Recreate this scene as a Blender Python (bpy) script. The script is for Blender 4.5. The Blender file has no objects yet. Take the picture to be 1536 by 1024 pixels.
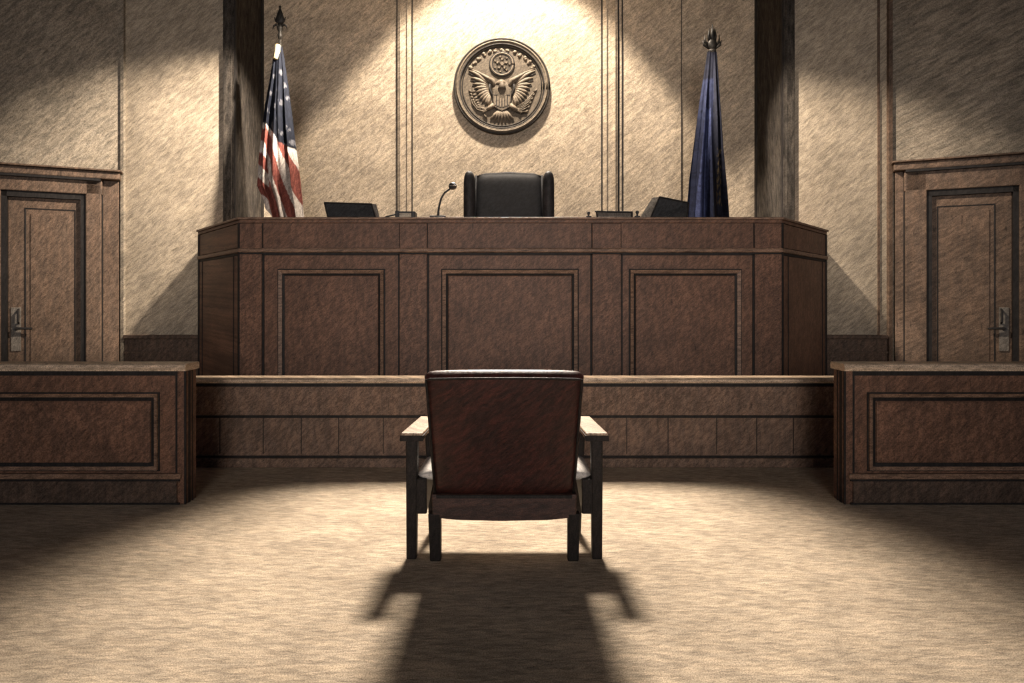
import bpy, bmesh, math, random
from mathutils import Vector, Matrix
random.seed(7)
PI = math.pi
sc = bpy.context.scene
COL = sc.collection
F, HOR, EYE = 1024.0, 450.0, 1.288        # focal length (px), horizon row, eye height

def at(px, py, Y):
    """point at depth Y seen at a photograph pixel"""
    return Vector(((px - 768.0) * Y / F, Y, EYE - (py - HOR) * Y / F))
def X(px, Y): return (px - 768.0) * Y / F
def Z(py, Y): return EYE - (py - HOR) * Y / F

# ------------------------------------------------------------------ materials
def nd(nt, t, **kw):
    n = nt.nodes.new(t)
    for k, v in kw.items(): setattr(n, k, v)
    return n

def material(name, col, rough=.6, spec=.3, hatch=.5, grain=.5, ang=38, su=5., sv=55., flat=False, metal=0.,
             attr=None, bump=.25, second=None, tint2=None, gs=170.):
    """drawn-looking procedural surface: slanting strokes plus paper grain, in object space"""
    m = bpy.data.materials.new(name); m.use_nodes = True
    nt = m.node_tree; L = nt.links; nt.nodes.clear()
    out = nd(nt, 'ShaderNodeOutputMaterial'); b = nd(nt, 'ShaderNodeBsdfPrincipled')
    L.new(b.outputs[0], out.inputs[0])
    b.inputs['Roughness'].default_value = rough
    b.inputs['Specular IOR Level'].default_value = spec
    b.inputs['Metallic'].default_value = metal
    tc = nd(nt, 'ShaderNodeTexCoord'); sep = nd(nt, 'ShaderNodeSeparateXYZ')
    L.new(tc.outputs['Object'], sep.inputs[0])
    def mth(op, a, bb):
        n = nd(nt, 'ShaderNodeMath', operation=op)
        for i, v in enumerate((a, bb)):
            if isinstance(v, (int, float)): n.inputs[i].default_value = v
            else: L.new(v, n.inputs[i])
        return n.outputs[0]
    x, y, z = sep.outputs
    if flat: h, v = x, y
    else: h, v = mth('ADD', x, mth('MULTIPLY', y, .83)), z
    wn = nd(nt, 'ShaderNodeTexNoise'); wn.inputs['Scale'].default_value = sv * .22; wn.inputs['Detail'].default_value = 2.
    L.new(tc.outputs['Object'], wn.inputs['Vector'])
    wob = mth('MULTIPLY', mth('SUBTRACT', wn.outputs['Fac'], .5), 2.2 / sv)
    v = mth('ADD', v, wob)
    def strokes(angle, fu, fv, seed, detail=3.):
        c, s = math.cos(math.radians(angle)), math.sin(math.radians(angle))
        u = mth('ADD', mth('MULTIPLY', h, c * fu), mth('MULTIPLY', v, s * fu))
        w = mth('ADD', mth('MULTIPLY', h, -s * fv), mth('MULTIPLY', v, c * fv))
        cb = nd(nt, 'ShaderNodeCombineXYZ'); L.new(u, cb.inputs[0]); L.new(w, cb.inputs[1]); cb.inputs[2].default_value = seed
        n = nd(nt, 'ShaderNodeTexNoise'); n.inputs['Scale'].default_value = 1; n.inputs['Detail'].default_value = detail
        n.inputs['Roughness'].default_value = .62
        L.new(cb.outputs[0], n.inputs['Vector']); return n.outputs['Fac']
    def ramp(f, lo, hi, a, bb):
        r = nd(nt, 'ShaderNodeMapRange'); r.clamp = True
        L.new(f, r.inputs[0])
        for i, q in enumerate((lo, hi, a, bb)): r.inputs[i + 1].default_value = q
        return r.outputs[0]
    s1 = strokes(ang, su * 2.2, sv * .9, 1.3)
    s2 = strokes(ang if second is None else second, su * .9, sv * .45, 7.7)
    s3 = strokes(ang + 4, su * 1.5, sv * 1.25, 4.1, 4.)
    s4 = strokes(ang - 9 if second is None else second + 3, su * 1.1, sv * .8, 11.9, 4.)
    gn = nd(nt, 'ShaderNodeTexNoise'); gn.inputs['Scale'].default_value = gs; gn.inputs['Detail'].default_value = 2.
    L.new(tc.outputs['Object'], gn.inputs['Vector'])
    big = nd(nt, 'ShaderNodeTexNoise'); big.inputs['Scale'].default_value = 2.3; big.inputs['Detail'].default_value = 3.
    L.new(tc.outputs['Object'], big.inputs['Vector'])
    f = ramp(s1, .38, .62, 1 - hatch * .8, 1 + hatch * .34)
    f = mth('MULTIPLY', f, ramp(s2, .32, .60, 1 - hatch * .35, 1 + hatch * .12))
    f = mth('MULTIPLY', f, ramp(gn.outputs['Fac'], .33, .62, 1 - grain, 1 + grain * .38))
    f = mth('MULTIPLY', f, ramp(s3, .60, .68, 1, 1 - hatch * 1.15))
    f = mth('MULTIPLY', f, ramp(s4, .62, .70, 1, 1 - hatch * 1.15))
    f = mth('MULTIPLY', f, ramp(big.outputs['Fac'], .35, .65, .88, 1.12))
    mix = nd(nt, 'ShaderNodeMix', data_type='RGBA', blend_type='MULTIPLY'); mix.inputs[0].default_value = 1
    if attr:
        a = nd(nt, 'ShaderNodeAttribute'); a.attribute_name = attr; L.new(a.outputs['Color'], mix.inputs[6])
    elif tint2:
        mt = nd(nt, 'ShaderNodeMix', data_type='RGBA'); L.new(ramp(s2, .4, .62, 0, 1), mt.inputs[0])
        mt.inputs[6].default_value = (*tint2, 1); mt.inputs[7].default_value = (*col, 1); L.new(mt.outputs[2], mix.inputs[6])
    else: mix.inputs[6].default_value = (*col, 1)
    L.new(f, mix.inputs[7]); L.new(mix.outputs[2], b.inputs['Base Color'])
    if bump:
        bp = nd(nt, 'ShaderNodeBump'); bp.inputs['Strength'].default_value = bump; bp.inputs['Distance'].default_value = .006
        L.new(mth('ADD', s1, mth('MULTIPLY', gn.outputs['Fac'], .6)), bp.inputs['Height']); L.new(bp.outputs[0], b.inputs['Normal'])
    return m

M = {}
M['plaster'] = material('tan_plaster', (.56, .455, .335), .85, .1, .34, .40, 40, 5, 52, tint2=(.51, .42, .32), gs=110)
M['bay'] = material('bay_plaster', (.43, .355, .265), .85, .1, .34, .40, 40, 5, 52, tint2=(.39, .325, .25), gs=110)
M['taupe'] = material('shade_taupe_plaster', (.335, .28, .215), .85, .1, .38, .42, 40, 5, 48, tint2=(.28, .24, .19), gs=110)  # on the door walls this darker tone stands in for shade
M['panel_plaster'] = material('brown_plaster', (.40, .32, .225), .85, .1, .34, .40, 40, 5, 52, tint2=(.35, .29, .215), gs=110)
M['return'] = material('shade_umber_plaster', (.062, .052, .043), .85, .1, .5, .4, 86, 4, 40, tint2=(.045, .039, .034), gs=110)  # near-black so the sides of the recess look unlit; shade as colour
M['carpet'] = material('beige_floor', (.56, .455, .335), .9, .08, .34, .46, 4, 7, 80, flat=True, second=-10, tint2=(.50, .415, .315), gs=190)
M['wood'] = material('brown_wood', (.198, .104, .066), .5, .25, .42, .4, 42, 8, 60, tint2=(.16, .088, .059), second=90, gs=130)
M['wood_rail'] = material('grey_brown_wood', (.235, .150, .106), .6, .2, .42, .4, 42, 8, 64, tint2=(.19, .130, .098), second=90, gs=150)
M['wood_door'] = material('door_wood', (.165, .108, .075), .6, .2, .42, .42, 48, 6, 50, tint2=(.14, .096, .070), second=88, gs=120)
M['line'] = material('black_stained_wood', (.022, .019, .018), .6, .2, .4, .3, 80, 8, 60)
M['cap'] = material('lit_pale_wood', (.62, .47, .34), .5, .35, .40, .5, 4, 6, 70)  # pale tone paints in the light on rail and barrier tops
M['edge'] = material('lighter_brown_wood', (.26, .160, .108), .5, .3, .5, .5, 4, 6, 70)  # lighter brown for the bench top, ledges and mouldings
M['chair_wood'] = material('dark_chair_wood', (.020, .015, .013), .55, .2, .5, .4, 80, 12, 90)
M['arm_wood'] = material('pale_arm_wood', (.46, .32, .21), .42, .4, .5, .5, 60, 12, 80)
M['oxblood'] = material('oxblood_leather', (.052, .0150, .0115), .42, .3, .5, .4, 42, 12, 80, tint2=(.036, .0135, .0115), gs=260)
M['seat'] = material('pale_grey_leather', (.62, .58, .54), .45, .4, .3, .3, 42, 8, 40)
M['black'] = material('black_leather', (.008, .008, .010), .6, .15, .5, .4, 40, 8, 50)
M['black_edge'] = material('charcoal_leather', (.022, .021, .022), .55, .2, .5, .4, 85, 8, 60)
M['gadget'] = material('black_plastic', (.036, .036, .038), .5, .3, .5, .4, 40, 10, 80)
M['gadget_edge'] = material('grey_plastic', (.19, .165, .14), .5, .3, .4, .4, 70, 10, 80)
M['paper'] = material('cream_paper', (.56, .49, .39), .8, .1, .3, .4, 10, 10, 80)
M['bronze'] = material('dull_bronze', (.165, .132, .096), .65, .3, .4, .45, 40, 12, 70, metal=.1, bump=.3)
M['bronze_dark'] = material('dark_bronze', (.09, .072, .052), .65, .25, .5, .45, 40, 12, 70, metal=.1, bump=.3)
M['bronze_light'] = material('polished_bronze', (.25, .20, .146), .6, .3, .35, .4, 40, 12, 70, metal=.1, bump=.3)
M['bronze_black'] = material('blackened_bronze', (.035, .030, .026), .6, .3, .4, .4, 40, 12, 70)
M['brass'] = material('tarnished_brass', (.030, .026, .022), .5, .3, .5, .4, 60, 12, 60, metal=.3)
M['sleeve'] = material('gold_braid', (.50, .38, .21), .6, .3, .4, .4, 80, 12, 60)
M['flag'] = material('flag_cloth', (1, 1, 1), .8, .1, .42, .45, 70, 9, 60, attr='cloth_colour')
M['iron'] = material('black_iron', (.022, .020, .020), .45, .4, .4, .3, 70, 10, 60)
M['kick'] = material('kick_wood', (.125, .082, .060), .55, .2, .42, .4, 42, 8, 64, tint2=(.10, .07, .054), second=90, gs=150)
M['dais'] = material('brown_carpet', (.12, .09, .06), .9, .05, .4, .4, 5, 5, 40, flat=True)

# ------------------------------------------------------------------ mesh builder
class MB:
    def __init__(s, M4=None): s.bm = bmesh.new(); s.M = M4
    def _v(s, p):
        p = Vector(p)
        return s.bm.verts.new(s.M @ p if s.M else p)
    def faces(s, pts, fs):
        vs = [s._v(p) for p in pts]; r = []
        for f in fs:
            try: r.append(s.bm.faces.new([vs[i] for i in f]))
            except ValueError: pass
        return vs, r
    def _bevel(s, fs, w, n):
        if w:
            es = list({e for f in fs for e in f.edges})
            bmesh.ops.bevel(s.bm, geom=es, offset=w, segments=n, profile=.5, affect='EDGES', clamp_overlap=True)
    def hexa(s, p, bv=0, n=2):
        """8 corners: bottom ring 0-3, top ring 4-7"""
        _, fs = s.faces(p, [(3, 2, 1, 0), (4, 5, 6, 7), (0, 1, 5, 4), (1, 2, 6, 5), (2, 3, 7, 6), (3, 0, 4, 7)])
        s._bevel(fs, bv, n); return s
    def box(s, x0, x1, y0, y1, z0, z1, bv=0, n=2):
        return s.hexa([(x0, y0, z0), (x1, y0, z0), (x1, y1, z0), (x0, y1, z0), (x0, y0, z1), (x1, y0, z1), (x1, y1, z1), (x0, y1, z1)], bv, n)
    def prism(s, poly, fn0, fn1, bv=0, n=2):
        """poly of 2-D points; fn0/fn1 map them to the two caps"""
        k = len(poly)
        pts = [fn0(*q) for q in poly] + [fn1(*q) for q in poly]
        _, fs = s.faces(pts, [tuple(range(k))[::-1], tuple(range(k, 2 * k))] + [(i, (i + 1) % k, (i + 1) % k + k, i + k) for i in range(k)])
        s._bevel(fs, bv, n); return s
    def plan(s, poly, z0, z1, bv=0): return s.prism(poly, lambda x, y: (x, y, z0), lambda x, y: (x, y, z1), bv)
    def elev(s, poly, y0, y1, bv=0): return s.prism(poly, lambda x, z: (x, y0, z), lambda x, z: (x, y1, z), bv)
    def side(s, poly, x0, x1, bv=0): return s.prism(poly, lambda y, z: (x0, y, z), lambda y, z: (x1, y, z), bv)
    def ring(s, x0, x1, z0, z1, w, yo, yi, yb):
        """mitred picture-frame moulding in the x-z plane; front at yo (outer edge) and yi (inner edge), back yb"""
        o = [(x0, z0), (x1, z0), (x1, z1), (x0, z1)]
        i = [(x0 + w, z0 + w), (x1 - w, z0 + w), (x1 - w, z1 - w), (x0 + w, z1 - w)]
        pts = [(a, yo, b) for a, b in o] + [(a, yi, b) for a, b in i] + [(a, yb, b) for a, b in o] + [(a, yb, b) for a, b in i]
        fs = []
        for k in range(4):
            j = (k + 1) % 4
            fs += [(k, j, j + 4, k + 4), (k + 8, k + 12, j + 12, j + 8), (k, k + 8, j + 8, j), (k + 4, j + 4, j + 12, k + 12)]
        s.faces(pts, fs); return s
    def lathe(s, prof, c, n=20, axis='z'):
        pts = []; c = Vector(c)
        for r, h in prof:
            for k in range(n):
                a = 2 * PI * k / n; u, v = r * math.cos(a), r * math.sin(a)
                pts.append(c + (Vector((u, v, h)) if axis == 'z' else Vector((u, h, v)) if axis == 'y' else Vector((h, u, v))))
        m = len(prof)
        fs = [(i * n + k, i * n + (k + 1) % n, (i + 1) * n + (k + 1) % n, (i + 1) * n + k) for i in range(m - 1) for k in range(n)]
        fs += [tuple(range(n))[::-1], tuple(range((m - 1) * n, m * n))]
        s.faces(pts, fs); return s
    def tube(s, path, rad, n=8, sq=1., ref=None):
        """swept ellipse; sq flattens it along the reference direction"""
        P = [Vector(p) for p in path]
        if not isinstance(rad, (list, tuple)): rad = [rad] * len(P)
        ref = Vector(ref or (0, 1, 0)); pts = []
        for i, p in enumerate(P):
            t = (P[min(i + 1, len(P) - 1)] - P[max(i - 1, 0)]).normalized()
            a = t.cross(ref)
            if a.length < 1e-4: a = t.cross(Vector((1, 0, 0)))
            a.normalize(); b = a.cross(t).normalized()
            for k in range(n):
                q = 2 * PI * k / n
                pts.append(p + a * (rad[i] * math.cos(q)) + b * (rad[i] * sq * math.sin(q)))
        m = len(P)
        fs = [(i * n + k, i * n + (k + 1) % n, (i + 1) * n + (k + 1) % n, (i + 1) * n + k) for i in range(m - 1) for k in range(n)]
        fs += [tuple(range(n))[::-1], tuple(range((m - 1) * n, m * n))]
        s.faces(pts, fs); return s
    def ball(s, c, r, sx=1, sy=1, sz=1, n=12):
        prof = [(max(1e-4, r * math.sin(PI * i / n)), -r * math.cos(PI * i / n)) for i in range(n + 1)]
        pts = []; c = Vector(c)
        for rr, h in prof:
            for k in range(n):
                a = 2 * PI * k / n; pts.append(c + Vector((rr * math.cos(a) * sx, rr * math.sin(a) * sy, h * sz)))
        fs = [(i * n + k, i * n + (k + 1) % n, (i + 1) * n + (k + 1) % n, (i + 1) * n + k) for i in range(n) for k in range(n)]
        s.faces(pts, fs); return s
    def pillow(s, fn, W, H, T, r, nx=26, nz=26, p=10):
        """rounded slab, |a|<=W, |b|<=H, half thickness T, corner radius r; fn(a,b,t) places it"""
        def pos(i, j, sg):
            a, b = -1 + 2 * i / nx, -1 + 2 * j / nz
            a = math.copysign(1 - (1 - abs(a)) ** 1.5, a); b = math.copysign(1 - (1 - abs(b)) ** 1.5, b)
            x, z = a * W, b * H
            cx, cz = abs(x) - (W - r), abs(z) - (H - r)
            if cx > 0 and cz > 0:
                k = max(cx, cz) / math.hypot(cx, cz)
                x = math.copysign(W - r + cx * k, x); z = math.copysign(H - r + cz * k, z)
            t = T * math.sqrt(max(0, (1 - abs(a) ** p) * (1 - abs(b) ** p)))
            return fn(x, z, sg * t)
        n1 = nx + 1; pts = []; idx = {}
        for sg in (1, -1):
            for i in range(n1):
                for j in range(nz + 1):
                    e = i in (0, nx) or j in (0, nz)
                    if e and sg == -1: idx[(sg, i, j)] = idx[(1, i, j)]; continue
                    idx[(sg, i, j)] = len(pts); pts.append(pos(i, j, sg))
        fs = []
        for sg in (1, -1):
            for i in range(nx):
                for j in range(nz):
                    q = [idx[(sg, i, j)], idx[(sg, i + 1, j)], idx[(sg, i + 1, j + 1)], idx[(sg, i, j + 1)]]
                    fs.append(tuple(q if sg == 1 else q[::-1]))
        s.faces(pts, fs); return s
    def build(s, name, mat, parent=None, smooth=False, origin=None):
        bmesh.ops.recalc_face_normals(s.bm, faces=s.bm.faces[:])
        if parent is not None: o0 = Vector(parent.get('_o', (0, 0, 0)))
        else: o0 = Vector(origin or (0, 0, 0))
        for v in s.bm.verts: v.co -= o0
        me = bpy.data.meshes.new(name); s.bm.to_mesh(me); s.bm.free()
        if smooth:
            for p in me.polygons: p.use_smooth = True
        me.materials.append(M[mat] if isinstance(mat, str) else mat)
        o = bpy.data.objects.new(name, me); COL.objects.link(o)
        o['_o'] = tuple(o0)
        if parent is not None: o.parent = parent
        else: o.location = o0
        return o

def thing(name, label, cat, loc=(0, 0, 0), group=None):
    o = bpy.data.objects.new(name, None); COL.objects.link(o)
    o.empty_display_size = .1; o.location = loc; o['_o'] = tuple(loc)
    o['label'] = label; o['category'] = cat
    if group: o['group'] = group
    return o
def tag(o, label, cat, group=None):
    o['label'] = label; o['category'] = cat
    if group: o['group'] = group
    return o
def struct(o, label=None, cat=None):
    o['kind'] = 'structure'
    if label: o['label'] = label
    if cat: o['category'] = cat
    return o

# ------------------------------------------------------------------ room shell
YW, YR = 7.6, 8.45                       # side-bay wall, recessed centre wall
AL, AR = -3.10, 3.03                     # alcove opening
TOP = 7.5
CL = Vector((X(185, YW), YW, 0)); CR = Vector((X(1334, YW), YW, 0))
ANG = math.radians(24)
struct(MB().box(-9, 9, -9, 9, -.1, 0).build('floor', 'carpet'), 'pale beige courtroom floor with a pool of light', 'floor')
struct(MB().box(-9, 9, -9, 9, TOP, TOP + .1).build('ceiling', 'taupe'), 'courtroom ceiling', 'ceiling')
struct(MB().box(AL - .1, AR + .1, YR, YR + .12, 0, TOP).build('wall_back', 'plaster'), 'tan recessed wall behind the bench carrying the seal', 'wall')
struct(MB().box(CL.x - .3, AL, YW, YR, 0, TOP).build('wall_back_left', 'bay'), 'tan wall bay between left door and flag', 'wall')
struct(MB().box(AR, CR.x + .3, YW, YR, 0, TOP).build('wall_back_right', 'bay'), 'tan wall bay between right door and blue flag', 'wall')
def wall_frame(C, sg):
    """local frame of an angled door wall: x = distance outward from the corner, y = into the wall, z up"""
    ex = Vector((sg * math.cos(ANG), -math.sin(ANG), 0)); ey = Vector((sg * math.sin(ANG), math.cos(ANG), 0))
    return Matrix(((ex.x, ey.x, 0, C.x), (ex.y, ey.y, 0, C.y), (0, 0, 1, 0), (0, 0, 0, 1)))
FL, FR = wall_frame(CL, -1), wall_frame(CR, 1)
def u_of(px, C, sg):
    k = (px - 768.) / F
    return (k * C.y - C.x) / (sg * math.cos(ANG) + k * math.sin(ANG))
struct(MB(FL).box(0, 5, 0, .15, 0, TOP).build('wall_left', 'taupe'), 'wall around the left door, shade painted in as darker taupe', 'wall')
struct(MB(FR).box(0, 5, 0, .15, 0, TOP).build('wall_right', 'taupe'), 'wall around the right door, shade painted in as darker taupe', 'wall')

def trim(n, mb, mat, label, cat='trim'): return struct(mb.build('trim_%d' % n, mat), label, cat)
# pilaster strips of the recessed wall
def strip(x0, x1):
    m = MB().box(x0, x1, YR - .035, YR, 1.25, TOP, .006)
    m.box(x0 + .03, x0 + .045, YR - .055, YR - .03, 1.25, TOP); m.box(x1 - .045, x1 - .03, YR - .055, YR - .03, 1.25, TOP)
    return m
a = X(597, YR), X(617, YR); b = X(904, YR), X(926, YR)
trim(1, strip(*a), 'plaster', 'narrow vertical wall strip left of the seal')
trim(2, strip(*b), 'plaster', 'narrow vertical wall strip right of the seal')
def lines(xs, y, w=.010, z0=1.25): 
    m = MB()
    for x in xs: m.box(x - w / 2, x + w / 2, y - .012, y, z0, TOP)
    return m
trim(3, lines([a[0] - .012, a[1] + .012], YR), 'line', 'thin dark seams beside the left wall strip')
trim(4, lines([b[0] - .012, b[1] + .012, b[1] + .06], YR, .014), 'line', 'thin dark seams beside the right wall strip')
trim(5, lines([X(1022, YR)], YR, .007), 'line', 'faint panel seam between the wall strip and the blue flag')
# upright boards at the mouth of the recess, shade put into their dark colour
def jamb(x, s):
    m = MB().box(min(x, x - s * .10), max(x, x - s * .10), YW - .05, YW, 0, TOP, .008)
    m.box(min(x, x + s * .02), max(x, x + s * .02), YW - .04, YR, 1.25, TOP)
    return m
def jamb_line(x, s):
    return MB().box(min(x + s * .02, x + s * .032), max(x + s * .02, x + s * .032), YW - .03, YW + .02, 1.25, TOP).box(min(x + s * .02, x + s * .03), max(x + s * .02, x + s * .03), YR - .06, YR, 1.25, TOP)
trim(11, jamb_line(AL, 1), 'line', 'black seams of the left upright board')
trim(12, jamb_line(AR, -1), 'line', 'black seams of the right upright board')
trim(7, jamb(AL, 1), 'return', 'upright board at left mouth of the recess, coloured dark for shade')
trim(8, jamb(AR, -1), 'return', 'upright board at right mouth of the recess, coloured dark for shade')
trim(9, MB().box(X(1316, YW), X(1319, YW), YW - .015, YW, .9, TOP).box(CR.x - .03, CR.x + .01, YW - .05, YW, 0, TOP), 'wood_door', 'upright moulding beside the right door wall')
trim(10, MB().box(CL.x - .01, CL.x + .025, YW - .04, YW, 0, TOP), 'taupe', 'upright moulding beside the left door wall')
trim(13, MB().box(AL, AR, 6.70, 6.76, 5.2, TOP).box(AL, AR, 6.70, YR, TOP - .05, TOP), 'taupe', 'unseen board added before the recess to block the downlight')  # added out of view; keeps the seal downlight off the floor
# low wainscot between door and bench
def wains(x0, x1):
    m = MB().box(x0, x1, YW - .03, YW, 0, .86); m.box(x0, x1, YW - .06, YW, .86, .905, .008); m.box(x0, x1, YW - .05, YW, .7, .72)
    return m
struct(wains(CL.x + .03, -3.32).build('baseboard_left', 'kick'), 'dark wood wainscot left of the bench', 'baseboard')
struct(wains(3.33, CR.x - .04).build('baseboard_right', 'kick'), 'dark wood wainscot right of the bench', 'baseboard')

# ------------------------------------------------------------------ doors
def door(n, Fm, C, sg, pxs, zo, zi, label):
    uo, um, ui, uh = [u_of(p, C, sg) for p in pxs]      # outer casing, casing step, opening edge, handle
    W = uh - ui + .12                                   # door leaf
    e = ui + W
    root = bpy.data.objects.new('door_%d' % n, None); COL.objects.link(root)
    o0 = Fm @ Vector((ui, 0, 0)); root.location = o0; root['_o'] = tuple(o0); root['kind'] = 'structure'
    root['label'] = label; root['category'] = 'door'
    c = MB(Fm)
    wo = um - uo; wi = ui - um
    for (a0, a1) in ((uo, um), (e + wi, e + wi + wo)): c.box(a0, a1, -.06, 0, 0, zo - .1, .008)
    for (a0, a1) in ((um, ui), (e, e + wi)): c.box(a0, a1, -.12, 0, 0, zo - .12, .01)
    c.box(um - .01, e + wi + .01, -.12, 0, zi, zo - .10, .01)
    c.box(uo - .02, e + wi + wo + .02, -.16, 0, zo - .10, zo - .02, .012); c.box(uo - .04, e + wi + wo + .04, -.20, 0, zo - .02, zo, .006)
    c.build('door_casing', 'wood_door', root)
    g = MB(Fm)
    g.box(um - .012, um, -.075, -.06, 0, zo - .11)
    g.box(ui - .004, ui + .05, -.095, -.01, 0, zi); g.box(e - .05, e + .004, -.095, -.01, 0, zi); g.box(ui, e, -.095, -.01, zi - .06, zi + .004)
    g.box(um, e + wi, -.165, -.12, zo - .125, zo - .10)
    g.build('door_jamb', 'line', root)  # black strips around the leaf stand in for shade in the recess
    s = MB(Fm).box(ui + .05, e - .05, -.05, -.012, .01, zi - .06, .004)
    leaf = s.build('door_leaf', 'wood_door', root)
    p0, p1 = ui + .10, uh - .075
    MB(Fm).ring(p0, p1, .2, zi - .17, .012, -.056, -.054, -.05).build('panel_moulding', 'line', leaf)
    MB(Fm).box(p0 + .05, p1 - .05, -.058, -.05, .26, zi - .23, .008).build('raised_panel', 'wood_door', leaf)
    hp = MB(Fm)
    zc = EYE - (492 - HOR) * (Fm @ Vector((uh, 0, 0))).y / F
    hp.box(uh - .045, uh + .045, -.062, -.05, zc - .24, zc + .22, .01)
    hpo = hp.build('handle_plate', 'gadget_edge', leaf)
    hh = MB(Fm)
    hh.lathe([(.022, -.10), (.022, -.06)], (uh, 0, zc), 12, 'y')
    hh.tube([(uh, -.105, zc), (uh - .06, -.108, zc), (uh - .15, -.105, zc - .003)], [.014, .013, .011], 8)
    hh.tube([(uh - .025, -.06, zc + .05), (uh - .025, -.10, zc + .07), (uh - .025, -.10, zc + .18), (uh - .025, -.06, zc + .2)], .010, 8)
    hh.build('door_handle', 'iron', leaf)
door(1, FL, CL, -1, (179, 154, 131, 26), 2.70, 2.43, 'dark wood door in heavy casing on the left wall')
door(2, FR, CR, 1, (1342, 1356, 1388, 1504), 2.80, 2.47, 'dark wood door in heavy casing on the right wall')

# ------------------------------------------------------------------ judge's bench
YB = 6.1
BT = Z(326, YB)                          # top of the bench
bl, br_ = X(361, YB), X(1171, YB)
WL, WR = (-3.29, 7.2), (3.30, 7.2)
bench = thing('judge_bench', 'long dark wood judge bench with three panels and angled ends, under the seal', 'bench', ((bl + br_) / 2, YB, 0))
T = .09
body = [(WL[0], 7.53), (WL[0], WL[1]), (bl, YB), (br_, YB), (WR[0], WR[1]), (WR[0], 7.53),
        (WR[0] - T, 7.53), (WR[0] - T, WR[1] + .03), (br_ - .05, YB + T), (bl + .05, YB + T), (WL[0] + T, WL[1] + .03), (WL[0] + T, 7.53)]
MB().plan(body, 0, BT - .05).build('bench_body', 'wood', bench)
def off(d, w):                            # top board following the plan, overhang d, width w inwards
    return [(WL[0] - d, 7.53), (WL[0] - d, WL[1] - d * .4), (bl - d * .4, YB - d), (br_ + d * .4, YB - d), (WR[0] + d, WR[1] - d * .4), (WR[0] + d, 7.53),
            (WR[0] - w, 7.53), (WR[0] - w, WR[1] + .2), (br_ - w * .6, YB + w), (bl + w * .6, YB + w), (WL[0] + w, WL[1] + .2), (WL[0] + w, 7.53)]
MB().plan(off(.035, .5), BT - .022, BT, .006).build('bench_top', 'edge', bench)
MB().plan(off(.018, .1), BT - .05, BT - .022, .004).build('cornice', 'wood', bench)
zl = Z(378, YB)                           # string moulding
zf = Z(336, YB)
m = MB().plan(off(.03, .05), zl - .005, zl + .035, .012); m.build('ledge_moulding', 'edge', bench)
MB().plan(off(.012, .05), zl - .028, zl - .004).build('ledge_shadow_bead', 'line', bench)
pil = [(361, 394), (600, 641), (888, 931), (1131, 1171)]
for p0, p1 in pil:
    x0, x1 = X(p0, YB), X(p1, YB)
    m = MB().box(x0, x1, YB - .028, YB + .01, 0, zl - .02, .005)
    m.box(x0, x1, YB - .024, YB + .01, zl + .03, BT - .055, .005)
    o = m.build('pilaster', 'wood', bench)
    g = MB().box(x0 - .016, x0, YB - .012, YB, 0, zl - .02).box(x1, x1 + .016, YB - .012, YB, 0, zl - .02)
    g.box(x0 - .006, x0, YB - .012, YB, zl + .04, BT - .055).box(x1, x1 + .006, YB - .012, YB, zl + .04, BT - .055)
    g.build('groove_bead', 'line', o)
for p0, p1 in ((419, 576), (664, 866), (945, 1110)):
    x0, x1 = X(p0, YB), X(p1, YB); z1 = Z(405, YB); z0 = .16
    o = MB().box(x0 + .05, x1 - .05, YB - .014, YB, z0 + .05, z1 - .05, .01).build('front_panel', 'wood', bench)
    MB().ring(x0, x1, z0, z1, .03, YB - .030, YB - .020, YB).build('panel_moulding', 'edge', o)
    MB().ring(x0 + .028, x1 - .028, z0 + .028, z1 - .028, .024, YB - .012, YB - .004, YB).ring(x0 - .012, x1 + .012, z0 - .012, z1 + .012, .012, YB - .010, YB - .012, YB).build('dark_bead', 'line', o)
for (A, B) in (((bl, YB), WL), ((br_, YB), WR)):
    A = Vector((*A, 0)); B = Vector((*B, 0)); ex = (B - A).normalized(); ln = (B - A).length
    sg = 1 if B.x > 0 else -1
    ey = Vector((-sg * ex.y * -1, 0, 0)); ey = Vector((ex.y * sg, -ex.x * sg, 0)) * -1   # into the bench
    if ey.y < 0: ey = -ey
    Mw = Matrix(((ex.x, ey.x, 0, A.x), (ex.y, ey.y, 0, A.y), (0, 0, 1, 0), (0, 0, 0, 1)))
    m = MB(Mw).box(.05, ln - .01, -.012, .02, 0, zl - .03, .004).box(.05, ln - .01, -.012, .02, zl + .04, BT - .055, .004)
    o = m.build('wing_panel', 'wood', bench)
    for q in ((-.012, .012, -.024, .0, 0, BT - .05), (ln - .028, ln + .004, -.022, .0, 0, BT - .05), (.16, .17, -.018, 0, 0, zl - .03), (ln - .15, ln - .14, -.018, 0, 0, zl - .03)): MB(Mw).box(*q).build('corner_bead', 'line', o)
MB().box(bl + .02, br_ - .02, YB - .05, YB, 0, .14, .01).build('plinth', 'wood', bench)
# platform the judge sits on
struct(MB().plan([(-3.17, 7.52), (-3.17, 7.26), (-2.35, 6.22), (2.33, 6.22), (3.17, 7.26), (3.17, 7.52), (3.0, 7.55), (3.0, 8.40), (-3.06, 8.40), (-3.06, 7.55)], 0, 1.25).build('floor_dais', 'dais'),
       'raised platform floor behind the bench', 'floor')

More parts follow.
